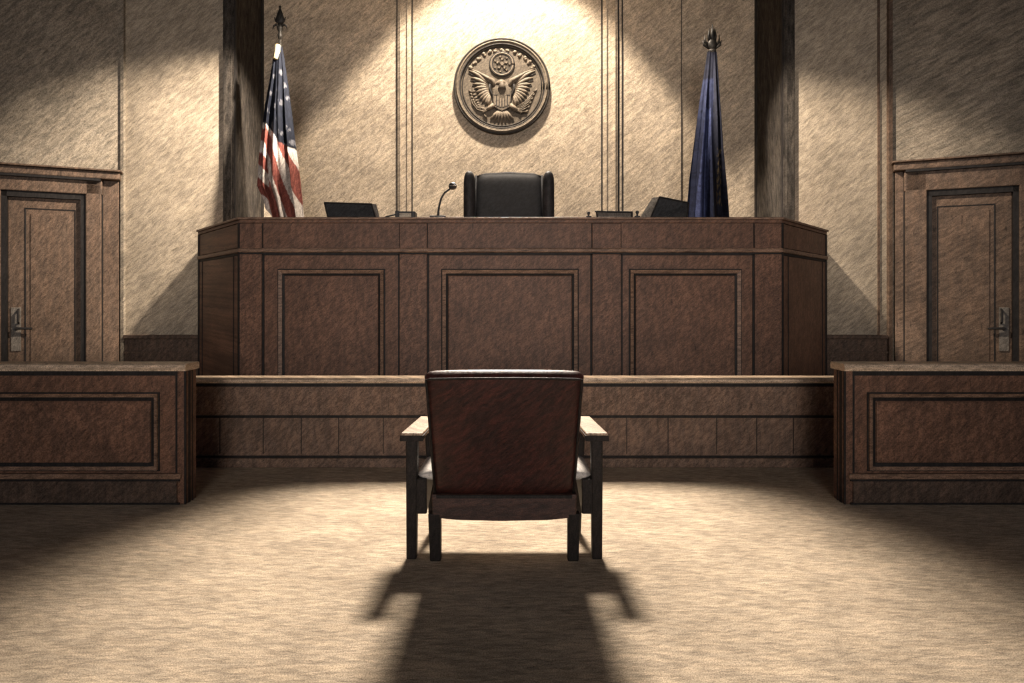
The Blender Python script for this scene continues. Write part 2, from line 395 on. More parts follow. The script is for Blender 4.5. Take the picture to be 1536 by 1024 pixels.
# ------------------------------------------------------------------ things on the bench
YI = 6.16
def screen(name, quad, label, cat, yb, lean, edge):
    """tilted screen casing from its four seen corners (tl, tr, br, bl)"""
    q = [at(*p, yb) for p in quad]
    base_z = BT + .004
    root = thing(name, label, cat, ((q[2].x + q[3].x) / 2, yb, BT))
    tl, tr, br, bl_ = q
    for c in (br, bl_): c.z = base_z + .004
    dy = Vector((0, lean, 0)); th = Vector((0, .03, .004))
    P = [bl_, br, br + th, bl_ + th, tl + dy, tr + dy, tr + dy + th, tl + dy + th]
    MB().hexa(P, .004).build('screen_casing', 'gadget', root)
    # rim on the outside of the casing
    m = MB(); f = Vector((0, -.006, 0))
    c4 = [bl_ + f, br + f, tr + dy + f, tl + dy + f]
    for i in range(4): m.tube([c4[i], c4[(i + 1) % 4]], .007, 6)
    m.build('casing_rim', 'line', root)
    MB().box(min(bl_.x, br.x) + .02, max(bl_.x, br.x) - .02, yb + .03, yb + .28, BT, BT + .016, .004).build('keyboard_deck', 'gadget', root)
    if edge:
        s = -1 if edge == 'l' else 1
        a0, a1 = (bl_, tl + dy) if s < 0 else (br, tr + dy)
        w = Vector((s * .035, 0, 0)) if s > 0 else Vector((-.09, .03, 0))
        wt = Vector((s * .04, 0, 0)) if s > 0 else Vector((-.055, .03, 0))
        MB().hexa([a0 + w, a0, a0 + Vector((0, .03, 0)), a0 + w + Vector((0, .03, 0)), a1 + wt, a1, a1 + Vector((0, .03, 0)), a1 + wt + Vector((0, .03, 0))], .003).build('side_edge', 'gadget_edge', root)
    return root
screen('desk_screen', ((485, 303), (556, 305), (563, 328), (492, 328)), 'black tilted screen on the bench beside the striped flag', 'screen', 6.15, .04, 'r')
screen('desk_screen', ((991, 294), (1035, 303), (1030, 328), (976, 328)), 'black tilted screen on the bench beside the blue flag', 'screen', 6.17, .05, 'l')
# pen tray + pen
tr = thing('pen_tray', 'small pale tray with dark ends on the bench left of the microphone', 'tray', (X(608, YI), YI, BT))
x0, x1 = X(597, YI), X(619, YI)
MB().box(x0, x1, YI, YI + .12, BT, BT + .055, .006).build('tray_body', 'paper', tr)
MB().box(x0 - .025, x0 + .012, YI - .008, YI + .13, BT, BT + .068, .006).build('end_block', 'gadget', tr)
MB().box(x1 - .012, x1 + .022, YI - .008, YI + .13, BT, BT + .062, .006).build('end_block', 'gadget', tr)
MB().box(x0, x1, YI - .006, YI + .004, BT + .048, BT + .062, .002).build('tray_rim', 'gadget', tr)
tag(MB().tube([at(574, 327.6, YI), at(579, 325, YI), at(594, 321.5, YI)], [.003, .007, .007], 8).build('pen', 'gadget', None, True, (X(585, YI), YI, BT)),
    'thin dark pen leaning on the pale tray', 'pen')
# microphone
mic = thing('microphone', 'black gooseneck microphone on the bench beside the judge chair', 'microphone', (X(658, YI), YI, BT))
MB().box(X(645, YI), X(669, YI), YI - .04, YI + .07, BT, BT + .022, .008).build('mic_base', 'gadget', mic)
MB().tube([at(657.5, 326, YI), at(657.5, 318, YI), at(659, 308, YI), at(662, 297, YI), at(667, 289, YI), at(675, 283, YI)], [.013, .010, .009, .009, .009, .009], 8).build('gooseneck', 'gadget', mic, True)
p = at(679, 279, YI)
MB().ball(p, .036, 1.05, 1, .95).build('mic_head', 'gadget', mic, True)
MB().lathe([(.037, -.006), (.039, 0), (.037, .006)], p, 16).build('mic_band', 'gadget_edge', mic, True)
# name plate
npl = thing('name_plate', 'blank low desk plate in a thin frame on the bench right of the judge chair', 'name plate', (X(924, YI), YI, BT))
x0, x1 = X(896, YI), X(948, YI); z1 = Z(317, YI)
MB().hexa([(x0, YI, BT), (x1, YI, BT), (x1, YI + .09, BT), (x0, YI + .09, BT), (x0, YI + .03, z1), (x1, YI + .03, z1), (x1, YI + .06, z1), (x0, YI + .06, z1)], .003).build('plate', 'gadget_edge', npl)
m = MB()
for a0, a1 in (((x0, YI - .004, BT + .007), (x0 - .005, YI + .026, z1)), ((x1, YI - .004, BT + .007), (x1 + .005, YI + .026, z1)), ((x0 - .02, YI + .026, z1 + .004), (x1 + .01, YI + .026, z1 - .004))): m.tube([a0, a1], .008, 6)
m.build('plate_frame', 'line', npl)
def stamp(px, h, label):
    t = thing('rubber_stamp', label, 'stamp', (X(px, YI), YI, BT))
    MB().box(X(px, YI) - .024, X(px, YI) + .024, YI - .02, YI + .03, BT, BT + .02, .004).build('stamp_base', 'gadget', t)
    MB().lathe([(.010, .02), (.008, h * .5), (.016, h * .8), (.012, h)], (X(px, YI), YI + .005, BT), 12).build('stamp_grip', 'gadget', t, True)
stamp(883, .058, 'tiny dark hand stamp on the bench, left of the blank desk plate')
stamp(956, .068, 'tiny dark hand stamp on the bench, right of the blank desk plate')

# ------------------------------------------------------------------ judge's chair
JY = 6.95; jc = X(763.5, JY); jt = Z(256, JY); DZ = 1.25
jch = thing('judge_chair', 'high winged black leather chair behind the judge bench', 'chair', (jc, JY, DZ))
hw = 66.5 * JY / F
zc_, hh = (DZ + .52 + jt) / 2, (jt - DZ - .52) / 2
def jb(x, z, t):
    top = max(0, z / hh)
    return (jc + x, JY + .10 - t + .10 * z / hh, zc_ + z - .02 * (x / .4) ** 2 * top + .01)
MB().pillow(jb, hw - .095, hh, .075, .07).build('backrest', 'black', jch, True)
for s in (-1, 1):
    def wg(a, b, t, s=s):
        return (jc + s * (hw - .055 + t * 1.6), JY - .02 + a, zc_ + b - .02)
    MB().pillow(wg, .16, hh - .005, .036, .05, 14, 22).build('wing', 'black_edge', jch, True)
    MB().tube([(jc + s * (hw - .115), JY - .12, DZ + .5), (jc + s * (hw - .115), JY - .10, zc_), (jc + s * (hw - .118), JY - .06, jt - .06)], .012, 8).build('wing_piping', 'black', jch, True)
    MB().box(jc + s * (hw - .06) - .05, jc + s * (hw - .06) + .05, JY - .42, JY + .08, DZ + .60, DZ + .67, .025, 3).build('armrest', 'black', jch, True)
MB().tube([(jc - hw + .12, JY + .16, jt - .035), (jc - hw + .2, JY + .19, jt - .008), (jc, JY + .2, jt + .006), (jc + hw - .2, JY + .19, jt - .008), (jc + hw - .12, JY + .16, jt - .035)], [.014, .018, .02, .018, .014], 8).build('top_piping', 'black_edge', jch, True)
MB().pillow(lambda a, b, t: (jc + a, JY - .17 + b, DZ + .47 + t), hw - .12, .28, .07, .06, 18, 18).build('seat', 'black', jch, True)
MB().lathe([(.06, .06), (.035, .09), (.035, .38), (.09, .40)], (jc, JY - .15, DZ), 16).build('pedestal', 'iron', jch, True)
for k in range(5):
    a = 2 * PI * k / 5 + .3; d = Vector((math.cos(a), math.sin(a), 0)); c0 = Vector((jc, JY - .15, DZ))
    o = MB().tube([c0 + Vector((0, 0, .09)), c0 + d * .15 + Vector((0, 0, .08)), c0 + d * .30 + Vector((0, 0, .055))], [.03, .026, .02], 8).build('base_leg', 'iron', jch, True)
    MB().ball(c0 + d * .29 + Vector((0, 0, .027)), .027, n=8).build('caster', 'iron', o, True)

# ------------------------------------------------------------------ flags
def lerp_tab(tab, t):
    for (a, va), (b, vb) in zip(tab, tab[1:]):
        if t <= b: return va + (vb - va) * (t - a) / (b - a)
    return tab[-1][1]
NAVY, BLUE, RED, WHITE = (.006, .0075, .013), (.045, .065, .18), (.19, .060, .048), (.48, .43, .39)
def flag(label, label_cloth, YF, pxp, ytop, edgeL, edgeR, y0, hem, colour, folds, finial, seed):
    rnd = random.Random(seed)
    px0, py0 = pxp                                          # pole foot px, top px
    x_top = X(py0, YF); xb = X(px0, YF)
    root = thing('flag_stand', label, 'flag', (xb, YF, DZ))
    MB().lathe([(.16, 0), (.165, .02), (.14, .04), (.05, .06), (.03, .12), (.022, .14)], (xb, YF, DZ), 24).build('stand_base', 'brass', root, True)
    zt = Z(ytop, YF)
    MB().tube([(xb, YF, DZ + .1), (x_top, YF, zt)], [.016, .013], 12, 1, (0, 1, 0)).build('pole', 'brass', root, True)
    finial(root, Vector((x_top, YF, zt)), YF / F)
    # cloth
    NT, NA = 120, 200
    bm = bmesh.new(); lay = bm.verts.layers.float_color.new('cloth_colour'); rows = []
    ph = [rnd.uniform(0, 6.28) for _ in range(4)]
    for i in range(NT + 1):
        t = i / NT; row = []
        for j in range(NA):
            th = 2 * PI * j / NA
            yy = y0 + (hem(math.cos(th)) - y0) * t
            l, r = lerp_tab(edgeL, yy), lerp_tab(edgeR, yy)
            cx, hw_ = (l + r) / 2, (r - l) / 2
            wob = .9 + .10 * math.cos(th * 2 + ph[0])
            am = folds * min(1, t * 2.2 + .15)
            fold = 1 + am * (.55 * math.cos(7 * th + ph[1] + t * 1.1) + .45 * math.cos(12 * th + ph[2] - t * 1.7))
            pxx = cx + hw_ * math.cos(th) * (1 if abs(math.cos(th)) > .8 else 1) 
            dep = hw_ * YF / F * .62 * math.sin(th) * fold * wob
            v = bm.verts.new(Vector(((pxx - 768) * YF / F + am * .012 * math.sin(9 * th + ph[3]), YF + dep, EYE - (yy - HOR) * YF / F)) - Vector((xb, YF, DZ)))
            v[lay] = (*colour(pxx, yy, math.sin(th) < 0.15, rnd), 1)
            row.append(v)
        rows.append(row)
    for i in range(NT):
        for j in range(NA):
            k = (j + 1) % NA
            bm.faces.new((rows[i][j], rows[i][k], rows[i + 1][k], rows[i + 1][j]))
    bmesh.ops.recalc_face_normals(bm, faces=bm.faces[:])
    me = bpy.data.meshes.new('flag_cloth'); bm.to_mesh(me); bm.free()
    for p in me.polygons: p.use_smooth = True
    me.materials.append(M['flag'])
    o = bpy.data.objects.new('flag_cloth', me); COL.objects.link(o); o.parent = root; o['_o'] = tuple(root['_o'])
    o['label'] = label_cloth
    return root

def us_colour(x, y, front, rnd):
    ub = lerp_tab([(380, 182), (402, 186), (412, 200), (424, 216), (438, 224), (470, 226)], x)
    if y < ub:
        if y < 96: return NAVY
        # white stars slanting with the folds
        a = (x - 418) + (y - 90) * .16; b = (y - 90) - (x - 418) * .9
        ia, ib = round(a / 8.5), round(b / 15.)
        if (ia + ib) % 2 == 0:
            da, db = a - ia * 8.5, b - ib * 15.
            if (da / 2.6) ** 2 + (db / 4.4) ** 2 < 1 and math.sin(x * 1.3 + y * .21) > -.45: return (.075, .075, .085)
        return NAVY
    fx = 402 + (y - 190) * .05
    if x < fx: ph = (y - .95 * (x - 390) - 186) / 40. 
    else: ph = ((y - 300) / 3.1 - x + 438.5) / 22.5
    return RED if (ph % 1) < .51 else WHITE
def st_colour(x, y, front, rnd):
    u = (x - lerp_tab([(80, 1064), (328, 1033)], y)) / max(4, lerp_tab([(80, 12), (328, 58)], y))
    if .10 < u < .40 and y > 165: return (.055, .068, .15)  # lighter blue band paints the highlight along a fold
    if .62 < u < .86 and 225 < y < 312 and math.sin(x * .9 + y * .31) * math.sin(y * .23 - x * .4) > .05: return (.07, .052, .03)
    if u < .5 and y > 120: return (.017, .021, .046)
    return (.009, .010, .018)
def spear(root, p, s):
    c = p
    m = MB().lathe([(.02, -.10), (.026, -.06), (.016, -.03), (.03, .0), (.034, .012), (.02, .03), (.012, .06)], c, 14); m.build('finial_socket', 'brass', root, True)
    m = MB().tube([c + Vector((0, 0, .04)), c + Vector((0, 0, .09)), c + Vector((0, 0, .16)), c + Vector((0, 0, .23))], [.012, .052, .032, .004], 10, .4)
    for s_ in (-1, 1):
        m.tube([c + Vector((0, 0, .02)), c + Vector((s_ * .04, 0, .05)), c + Vector((s_ * .068, 0, .035)), c + Vector((s_ * .075, 0, .005))], [.012, .014, .010, .004], 8)
        m.tube([c + Vector((0, 0, .06)), c + Vector((s_ * .04, 0, .085)), c + Vector((s_ * .062, 0, .13))], [.012, .012, .003], 8)
    m.ball(c + Vector((0, 0, .235)), .014, n=8); m.build('spear_finial', 'brass', root, True)
def eagle(root, p, s):
    c = p
    MB().lathe([(.02, -.12), (.026, -.06), (.018, -.03), (.04, .0), (.045, .015), (.022, .03)], c, 14).build('finial_socket', 'brass', root, True)
    m = MB().ball(c + Vector((0, 0, .075)), .050, 1, .8, 1.3)
    m.tube([c + Vector((0, 0, .10)), c + Vector((.004, 0, .19)), c + Vector((.002, -.01, .29))], [.032, .022, .003], 10)
    for s_ in (-1, 1):
        m.tube([c + Vector((s_ * .02, 0, .10)), c + Vector((s_ * .035, 0, .17)), c + Vector((s_ * .028, 0, .255))], [.022, .016, .003], 8)
        for k in range(2):
            m.tube([c + Vector((s_ * .03, 0, .04 + .03 * k)), c + Vector((s_ * (.085 - .012 * k), .0, .075 + .03 * k)), c + Vector((s_ * (.098 - .02 * k), 0, .125 + .05 * k))], [.016, .013, .003], 8)
    m.build('eagle_finial', 'brass', root, True)
flag('tall flag on a pole, navy starred corner above red and white stripes, left of bench', 'draped navy, red and white striped cloth', 7.15, (424, 420), 44,
     [(60, 414), (85, 410), (120, 405), (160, 398), (195, 394), (240, 389), (280, 387), (300, 396), (335, 404)],
     [(60, 422), (85, 426), (130, 432), (200, 440), (260, 448), (325, 455), (345, 456)], 70,
     lambda c: 332 if c > -.6 else 332 - 26 * (-.6 - c) / .4, us_colour, .75, spear, 3)
flag('tall dark blue flag on a pole at the right of the bench', 'draped dark blue cloth', 7.15, (1068, 1068), 78,
     [(70, 1062), (90, 1059), (150, 1050), (210, 1042), (270, 1034), (335, 1029)],
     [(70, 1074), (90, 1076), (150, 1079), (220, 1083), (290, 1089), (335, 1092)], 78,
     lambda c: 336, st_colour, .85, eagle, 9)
fl = [o for o in bpy.data.objects if o.name == 'flag_stand'][0]
MB().tube([at(417, 68, 7.13), at(416, 76, 7.12), at(413, 88, 7.09)], [.030, .030, .024], 8).build('pole_sleeve', 'sleeve', fl, True)

# ------------------------------------------------------------------ seal
SR = 71 * YR / F; SC = Vector((X(753, YR), 0, Z(131, YR)))
seal = thing('wall_seal', 'round bronze relief seal with an eagle, high on the wall above the judge chair', 'seal', (SC.x, YR, SC.z))
def sp(a, b, h=0.):                        # unit-disc coordinates to the wall; h = height above the field
    return Vector((SC.x + a * SR, YR - .028 - h, SC.z + b * SR))
MB().lathe([(SR * .9, 0), (SR * .9, -.028)], (SC.x, YR, SC.z), 96, 'y').build('seal_field', 'bronze', seal)
MB().lathe([(SR * .86, -.022), (SR * .86, -.040), (SR * .90, -.058), (SR * .96, -.060), (SR, -.040), (SR, 0), (SR * .9, 0)], (SC.x, YR, SC.z), 96, 'y').build('rim', 'bronze', seal, True)
def rings(rs, w, mat, name, c=(0, 0), h=.012):
    m = MB(); n = 72
    for r in rs:
        path = [sp(c[0] + r * math.cos(2 * PI * k / n), c[1] + r * math.sin(2 * PI * k / n), h) for k in range(-1, n + 2)]
        m.tube(path, w, 6)
    return m.build(name, mat, seal, True)
rings((.995, .885), .012, 'bronze_black', 'rim_groove', h=.020)
rings((.945,), .010, 'bronze_light', 'rim_bead', h=.032)
rings((.835,), .007, 'bronze_black', 'field_groove', h=.004)
# worn unreadable lettering lumps along the upper border
rl = random.Random(4)
for k in range(13):
    m = MB(); a = math.radians(32 + k * 9.7); r = .765
    for q in range(3):
        m.ball(sp(r * math.cos(a) + rl.uniform(-.025, .025), r * math.sin(a) + rl.uniform(-.025, .025), .004), rl.uniform(.016, .024), 1, .8, 1, 8)
    m.build('border_relief', 'bronze_light', seal, True)
# cloud ring with stars
gc = (0., .47)
MB().lathe([(SR * .20, 0), (SR * .20, -.012)], sp(gc[0], gc[1], 0), 40, 'y').build('star_disc', 'bronze_dark', seal)
rings((.255, .205), .010, 'bronze_black', 'cloud_ring_groove', gc, .008)
rings((.23,), .014, 'bronze_light', 'cloud_ring', gc, .008)
m = MB()
def star(m, a, b, r, h):
    pts = [(a + (r if k % 2 == 0 else r * .45) * math.cos(PI / 2 + k * PI / 5), b + (r if k % 2 == 0 else r * .45) * math.sin(PI / 2 + k * PI / 5)) for k in range(10)]
    m.prism(pts, lambda x, z: sp(x, z, h), lambda x, z: sp(x, z, h + .014))
star(m, gc[0], gc[1], .058, .01)
for k in range(5): star(m, gc[0] + .098 * math.cos(k * 1.2566 + .3), gc[1] + .098 * math.sin(k * 1.2566 + .3), .036, .01)
for k in range(7): star(m, gc[0] + .160 * math.cos(k * .8976), gc[1] + .160 * math.sin(k * .8976), .028, .01)
m.build('star_cluster', 'bronze_light', seal)
def sp(a, b, h=0., q=.12):                 # the eagle sits a little lower on the field
    b2 = b - q * max(0, min(1, (.40 - b) / .22))
    return Vector((SC.x + a * SR, YR - .028 - h * .6, SC.z + b2 * SR))
# wings: long feathers fanned from the shoulder
for s in (-1, 1):
    m = MB(); dk = MB()
    tips = [(.70, .36), (.655, .26), (.62, .17), (.585, .08), (.555, -.01), (.52, -.09), (.475, -.16), (.42, -.22), (.35, -.265), (.29, -.29)]
    for k, (ta, tb) in enumerate(tips):
        q = k / (len(tips) - 1)
        ra, rb = .30 - .04 * q, .17 - .26 * q
        mid = (ra * .5 + ta * .5, rb * .5 + tb * .5 + .03 * (1 - q))
        P = [(ra, rb), ((ra + mid[0]) / 2, (rb + mid[1]) / 2 + .01), mid, ((ta + mid[0]) / 2, (tb + mid[1]) / 2 + .005), (ta, tb)]
        m.tube([sp(s * a, b, .010 + .012 * (1 - abs(2 * i / 4 - 1))) for i, (a, b) in enumerate(P)], [.016, .022, .022, .018, .005], 8, .7)
        dk.tube([sp(s * a + s * .012, b - .037, .006) for a, b in P], [.006, .008, .009, .008, .003], 6)
    for k in range(6):                     # coverts along the leading edge
        a0 = .18 + .075 * k; b0 = .15 + .045 * k
        m.ball(sp(s * a0 if False else s * (.22 + .055 * k), .20 + .022 * k, .012), .03, 1.1, .6, .8, 8)
    m.tube([sp(s * .14, .10, .02), sp(s * .20, .22, .028), sp(s * .32, .26, .024), sp(s * .5, .33, .018), sp(s * .70, .385, .008)], [.02, .03, .024, .016, .005], 8)
    o = m.build('eagle_wing', 'bronze_light', seal, True)
    dk.build('feather_groove', 'bronze_black', o, True)
# body, neck, head
m = MB().ball(sp(0, -.02, .01), .085, 1.5, .5, 1.9, 16); m.tube([sp(.0, .05, .03), sp(.005, .13, .04), sp(-.01, .19, .04)], [.06, .045, .04], 10); m.build('eagle_body', 'bronze', seal, True)
m = MB().ball(sp(-.012, .185, .045), .042, 1.25, .9, .95, 12); m.tube([sp(-.05, .19, .05), sp(-.10, .18, .05), sp(-.125, .145, .045)], [.025, .018, .004], 8); m.build('eagle_head', 'bronze_light', seal, True)
m = MB().ball(sp(-.045, .195, .09), .008, n=6)
for s in (-1, 1): m.tube([sp(s * .25, .17, .02), sp(s * .26, .08, .02), sp(s * .22, -.02, .02), sp(s * .20, -.12, .02)], [.012, .016, .014, .008], 6)
m.tube([sp(.03, .18, .055), sp(.07, .11, .05), sp(.05, .03, .05)], [.006, .012, .008], 6); m.tube([sp(-.06, .12, .055), sp(-.09, .07, .045), sp(-.10, .02, .05)], [.006, .012, .008], 6)
m.build('body_groove', 'bronze_black', seal, True)
# shield
poly = [(-.185, .03), (-.10, .05), (0, .035), (.10, .05), (.185, .03), (.18, -.18), (.16, -.31), (.09, -.36), (0, -.40), (-.09, -.36), (-.16, -.31), (-.18, -.18)]
so = MB().prism(poly, lambda x, z: sp(x, z - .01, .02), lambda x, z: sp(x, z - .01, .062), .006).build('shield', 'bronze', seal)
m = MB()
for k in range(6):
    a = -.142 + k * .057; m.prism([(a - .015, -.095), (a + .015, -.095), (a + .015, -.335 + .06 * abs(a) / .15), (a - .015, -.335 + .06 * abs(a) / .15)], lambda x, z: sp(x, z, .06), lambda x, z: sp(x, z, .072))
m.build('shield_bar', 'bronze_light', so)
m = MB()
for k in range(5):
    a = -.1135 + k * .057; m.prism([(a - .009, -.09), (a + .009, -.09), (a + .009, -.34), (a - .009, -.34)], lambda x, z: sp(x, z, .06), lambda x, z: sp(x, z, .064))
for q0, q1 in zip(poly, poly[1:] + poly[:1]): m.tube([sp(q0[0] * 1.03, q0[1] - .01, .03), sp(q1[0] * 1.03, q1[1] - .01, .03)], .008, 6)
m.tube([sp(-.17, -.075, .062), sp(.17, -.075, .062)], .007, 6)
m.build('shield_line', 'bronze_black', so)
# tail, legs, branch and arrows
m = MB()
for k in range(7):
    a = (k - 3) * .055; m.tube([sp(a * .35, -.38, .03), sp(a * .9, -.48, .034), sp(a * 1.5, -.66 + abs(a) * .5, .016)], [.014, .022, .008], 8, .7)
m.build('eagle_tail', 'bronze_light', seal, True)
for s in (-1, 1):
    m = MB().tube([sp(s * .17, -.28, .02), sp(s * .26, -.33, .03), sp(s * .33, -.38, .03)], [.035, .026, .014], 8)
    for k in range(3): m.tube([sp(s * .31, -.37, .03), sp(s * (.37 + .01 * k), -.36 - .035 * k, .04), sp(s * (.36 + .015 * k), -.41 - .03 * k, .02)], [.012, .011, .003], 6)
    m.build('eagle_leg', 'bronze_light', seal, True)
m = MB(); d2 = MB()
m.tube([sp(-.25, -.37, .02), sp(-.42, -.40, .022), sp(-.52, -.37, .02), sp(-.62, -.24, .018), (sp(-.67, -.06, .01))], [.010, .011, .010, .009, .004], 6)
for k in range(9):
    q = k / 8; base = (-.44 - .2 * q ** .8, -.38 + .36 * q ** 1.6)
    for dx, dz in ((.085, .055), (-.06, .075)):
        m.tube([sp(*base, .015), sp(base[0] + dx * .5, base[1] + dz * .62, .022), sp(base[0] + dx, base[1] + dz, .01)], [.005, .017, .003], 6, .6)
        d2.tube([sp(base[0] + .012, base[1] - .012, .008), sp(base[0] + dx * .9, base[1] + dz * .75, .008)], [.006, .004], 6)
for k in range(3): m.tube([sp(-.42, -.40, .015), sp(-.36 + .02 * k, -.50 - .02 * k, .018), sp(-.33 + .0 * k, -.56, .01)], [.005, .014, .003], 6)
o = m.build('olive_branch', 'bronze', seal, True); d2.build('leaf_groove', 'bronze_black', o, True)
m = MB(); d2 = MB()
for k in range(6):
    e = (.52 + .035 * k, -.40 + .085 * k)
    m.tube([sp(.27, -.40 + .012 * k, .02), sp((.27 + e[0]) / 2, (-.40 + e[1]) / 2 - .03, .026), sp(*e, .012)], [.008, .010, .009], 6)
    m.tube([sp(e[0] - .02, e[1] - .02, .014), sp(e[0] + .045, e[1] + .05, .01)], [.022, .003], 6, .6)
    d2.tube([sp(.30, -.425 + .012 * k, .01), sp((.3 + e[0]) / 2, (-.425 + e[1]) / 2 - .045, .012), sp(e[0], e[1] - .03, .008)], [.005, .008, .005], 6)
m.tube([sp(.20, -.37, .02), sp(.36, -.405, .022), sp(.53, -.42, .02)], .011, 6)
o = m.build('arrow_bundle', 'bronze', seal, True); d2.build('arrow_groove', 'bronze_black', o, True)

# ------------------------------------------------------------------ centre rail
YC = 5.28; rz = Z(567, YC)
rail = thing('low_rail', 'low wooden rail with light painted into its pale top, running across before the bench', 'rail', (0, YC, 0))
xl, xr = -3.4, 3.4
MB().box(xl, xr, YC, YC + .10, 0, rz - .035).build('rail_body', 'wood_rail', rail)
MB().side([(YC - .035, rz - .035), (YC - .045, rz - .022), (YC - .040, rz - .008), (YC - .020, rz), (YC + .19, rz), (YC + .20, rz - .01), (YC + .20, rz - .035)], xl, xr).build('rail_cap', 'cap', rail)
m = MB().box(xl, xr, YC - .022, YC, Z(622, YC), rz - .06, .004); m.build('upper_board', 'wood_rail', rail)
m = MB().box(xl, xr, YC - .028, YC, rz - .062, rz - .036)
m.box(xl, xr, YC - .012, YC, Z(624, YC) - .012, Z(624, YC) + .008)
m.build('dark_bead', 'line', rail)
MB().box(xl, xr, YC - .03, YC, 0, Z(686, YC), .006).build('base_board', 'wood_rail', rail)
MB().box(xl, xr, YC - .012, YC, Z(686, YC), Z(683, YC)).build('base_bead', 'line', rail)
for p in (330, 395, 452, 508, 575, 940, 1002, 1075, 1135, 1190): MB().box(X(p, YC) - .003, X(p, YC) + .003, YC - .003, YC, .1, Z(626, YC)).build('board_seam', 'line', rail)

# ------------------------------------------------------------------ side barriers
YS = 4.325
def barrier(sg, pe, ptop, pb0, label, xo):
    """pe = front end px, pb0 = panel end px"""
    zt = Z(ptop, YS); xe = X(pe, YS)
    root = thing('side_barrier', label, 'barrier', (xe, YS, 0))
    def B(m, a, b, *r): return m.box(min(a, b), max(a, b), *r)
    B(MB(), xe, xo, YS, YS + .13, 0, zt - .05).build('barrier_body', 'wood', root)
    m = MB(); lo, hi = min(xe - sg * .012, xo), max(xe - sg * .012, xo)
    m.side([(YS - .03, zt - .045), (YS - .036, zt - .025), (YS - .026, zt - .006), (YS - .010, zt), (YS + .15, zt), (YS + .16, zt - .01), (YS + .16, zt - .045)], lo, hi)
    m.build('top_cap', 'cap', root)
    B(MB(), xe + sg * .03, xo, YS - .012, YS, zt - .075, zt - .045).build('cap_bead', 'line', root)
    m = MB(); B(m, xe - sg * .004, xe + sg * .05, YS - .014, YS + .134, 0, zt - .045, .006); m.build('end_post', 'wood', root)
    m = MB(); B(m, xe + sg * .05, xe + sg * .064, YS - .006, YS, .17, zt - .075); B(m, xe - sg * .008, xe + sg * .004, YS - .018, YS - .010, 0, zt - .045)
    B(m, xe - sg * .008, xe - sg * .003, YS + .02, YS + .045, 0, zt - .05); B(m, xe - sg * .008, xe - sg * .003, YS + .07, YS + .08, 0, zt - .05)
    m.build('post_bead', 'line', root)
    zb = Z(714, YS)
    m = MB(); B(m, xe + sg * .05, xo, YS - .022, YS, 0, zb - .012, .004); m.build('kick_board', 'kick', root)
    m = MB(); B(m, xe + sg * .02, xo, YS - .034, YS, zb - .012, zb + .022, .006); m.build('base_moulding', 'edge', root)
    m = MB(); B(m, xe + sg * .03, xo, YS - .026, YS, zb - .026, zb - .012); B(m, xe + sg * .03, xo, YS - .026, YS - .018, 0, .012); m.build('base_bead', 'line', root)
    px_ = X(pb0, YS); z0, z1 = Z(704, YS), Z(590, YS)
    far = px_ + sg * 1.5
    a, b = min(px_, far), max(px_, far)
    o = MB().box(a + .05, b - .05, YS - .012, YS, z0 + .045, z1 - .05, .006).build('front_panel', 'wood', root)
    MB().ring(a, b, z0, z1, .022, YS - .024, YS - .016, YS).build('panel_moulding', 'edge', o)
    MB().ring(a + .02, b - .02, z0 + .02, z1 - .02, .026, YS - .010, YS - .003, YS).ring(a - .008, b + .008, z0 - .008, z1 + .008, .008, YS - .008, YS - .008, YS).build('dark_bead', 'line', o)
barrier(-1, 279, 545, 238, 'chest-high dark wood barrier with a framed panel at the left', -4.6)
barrier(1, 1266, 545, 1302, 'chest-high dark wood barrier with a framed panel at the right', 4.6)

# ------------------------------------------------------------------ the empty armchair
CY = 3.40; cx = X(756.5, CY)
ch = thing('armchair', 'empty wooden armchair with an oxblood leather back, alone on the lit floor', 'armchair', (cx, CY, 0))
s_ = CY / F
ztop, zbot = .962, Z(742, CY)
hwT, hwB = 121.5 * 3.28 / F, 106.5 * 3.41 / F
zc2, hh2 = (ztop + zbot) / 2, (ztop - zbot) / 2
def bk(x, z, t):
    q = (z / hh2 + 1) / 2
    w = hwB + (hwT - hwB) * q ** .85
    k = x / hwT
    yy = 3.41 - .12 * q ** 1.2 - .012 * (1 - k * k) + .02 * k * k
    sl = max(0, (z / hh2 - .80) / .20); sl = sl * sl * (3 - 2 * sl)
    return (cx + k * w, yy - t, zc2 + z + sl * (.010 * (1 - k * k) - .050 * (t / .045 + 1) / 2))
MB().pillow(bk, hwT, hh2, .045, .035, 34, 40, 14).build('backrest', 'oxblood', ch, True)
# piping round the back face
path = []
for (a, b) in [(-1, -1), (-1, -.5), (-1, 0), (-1, .5), (-1, .93), (-.94, 1), (-.5, 1), (0, 1), (.5, 1), (.94, 1), (1, .93), (1, .5), (1, 0), (1, -.5), (1, -1)]:
    p = Vector(bk(a * hwT * .965, b * hh2 * .965, .040)); path.append(p)
MB().tube(path, .006, 8).build('piping', 'chair_wood', ch, True)
# lower back rail
zb0 = Z(777, CY)
poly = [(-hwB - .004, zbot + .012), (hwB + .004, zbot + .012), (hwB, zb0 + .012), (hwB * .6, zb0 + .002), (0, zb0 - .002), (-hwB * .6, zb0 + .002), (-hwB, zb0 + .012)]
MB().prism(poly, lambda x, z: (cx + x, CY - .035, z), lambda x, z: (cx + x, CY + .02, z), .006).build('back_rail', material('dark_red_wood', (.060, .028, .021), .5, .35, .55, .4, 10, 8, 50), ch)
MB().box(cx - hwB + .02, cx + hwB - .02, CY - .042, CY - .030, zbot - .006, zbot + .010).build('rail_line', 'line', ch)
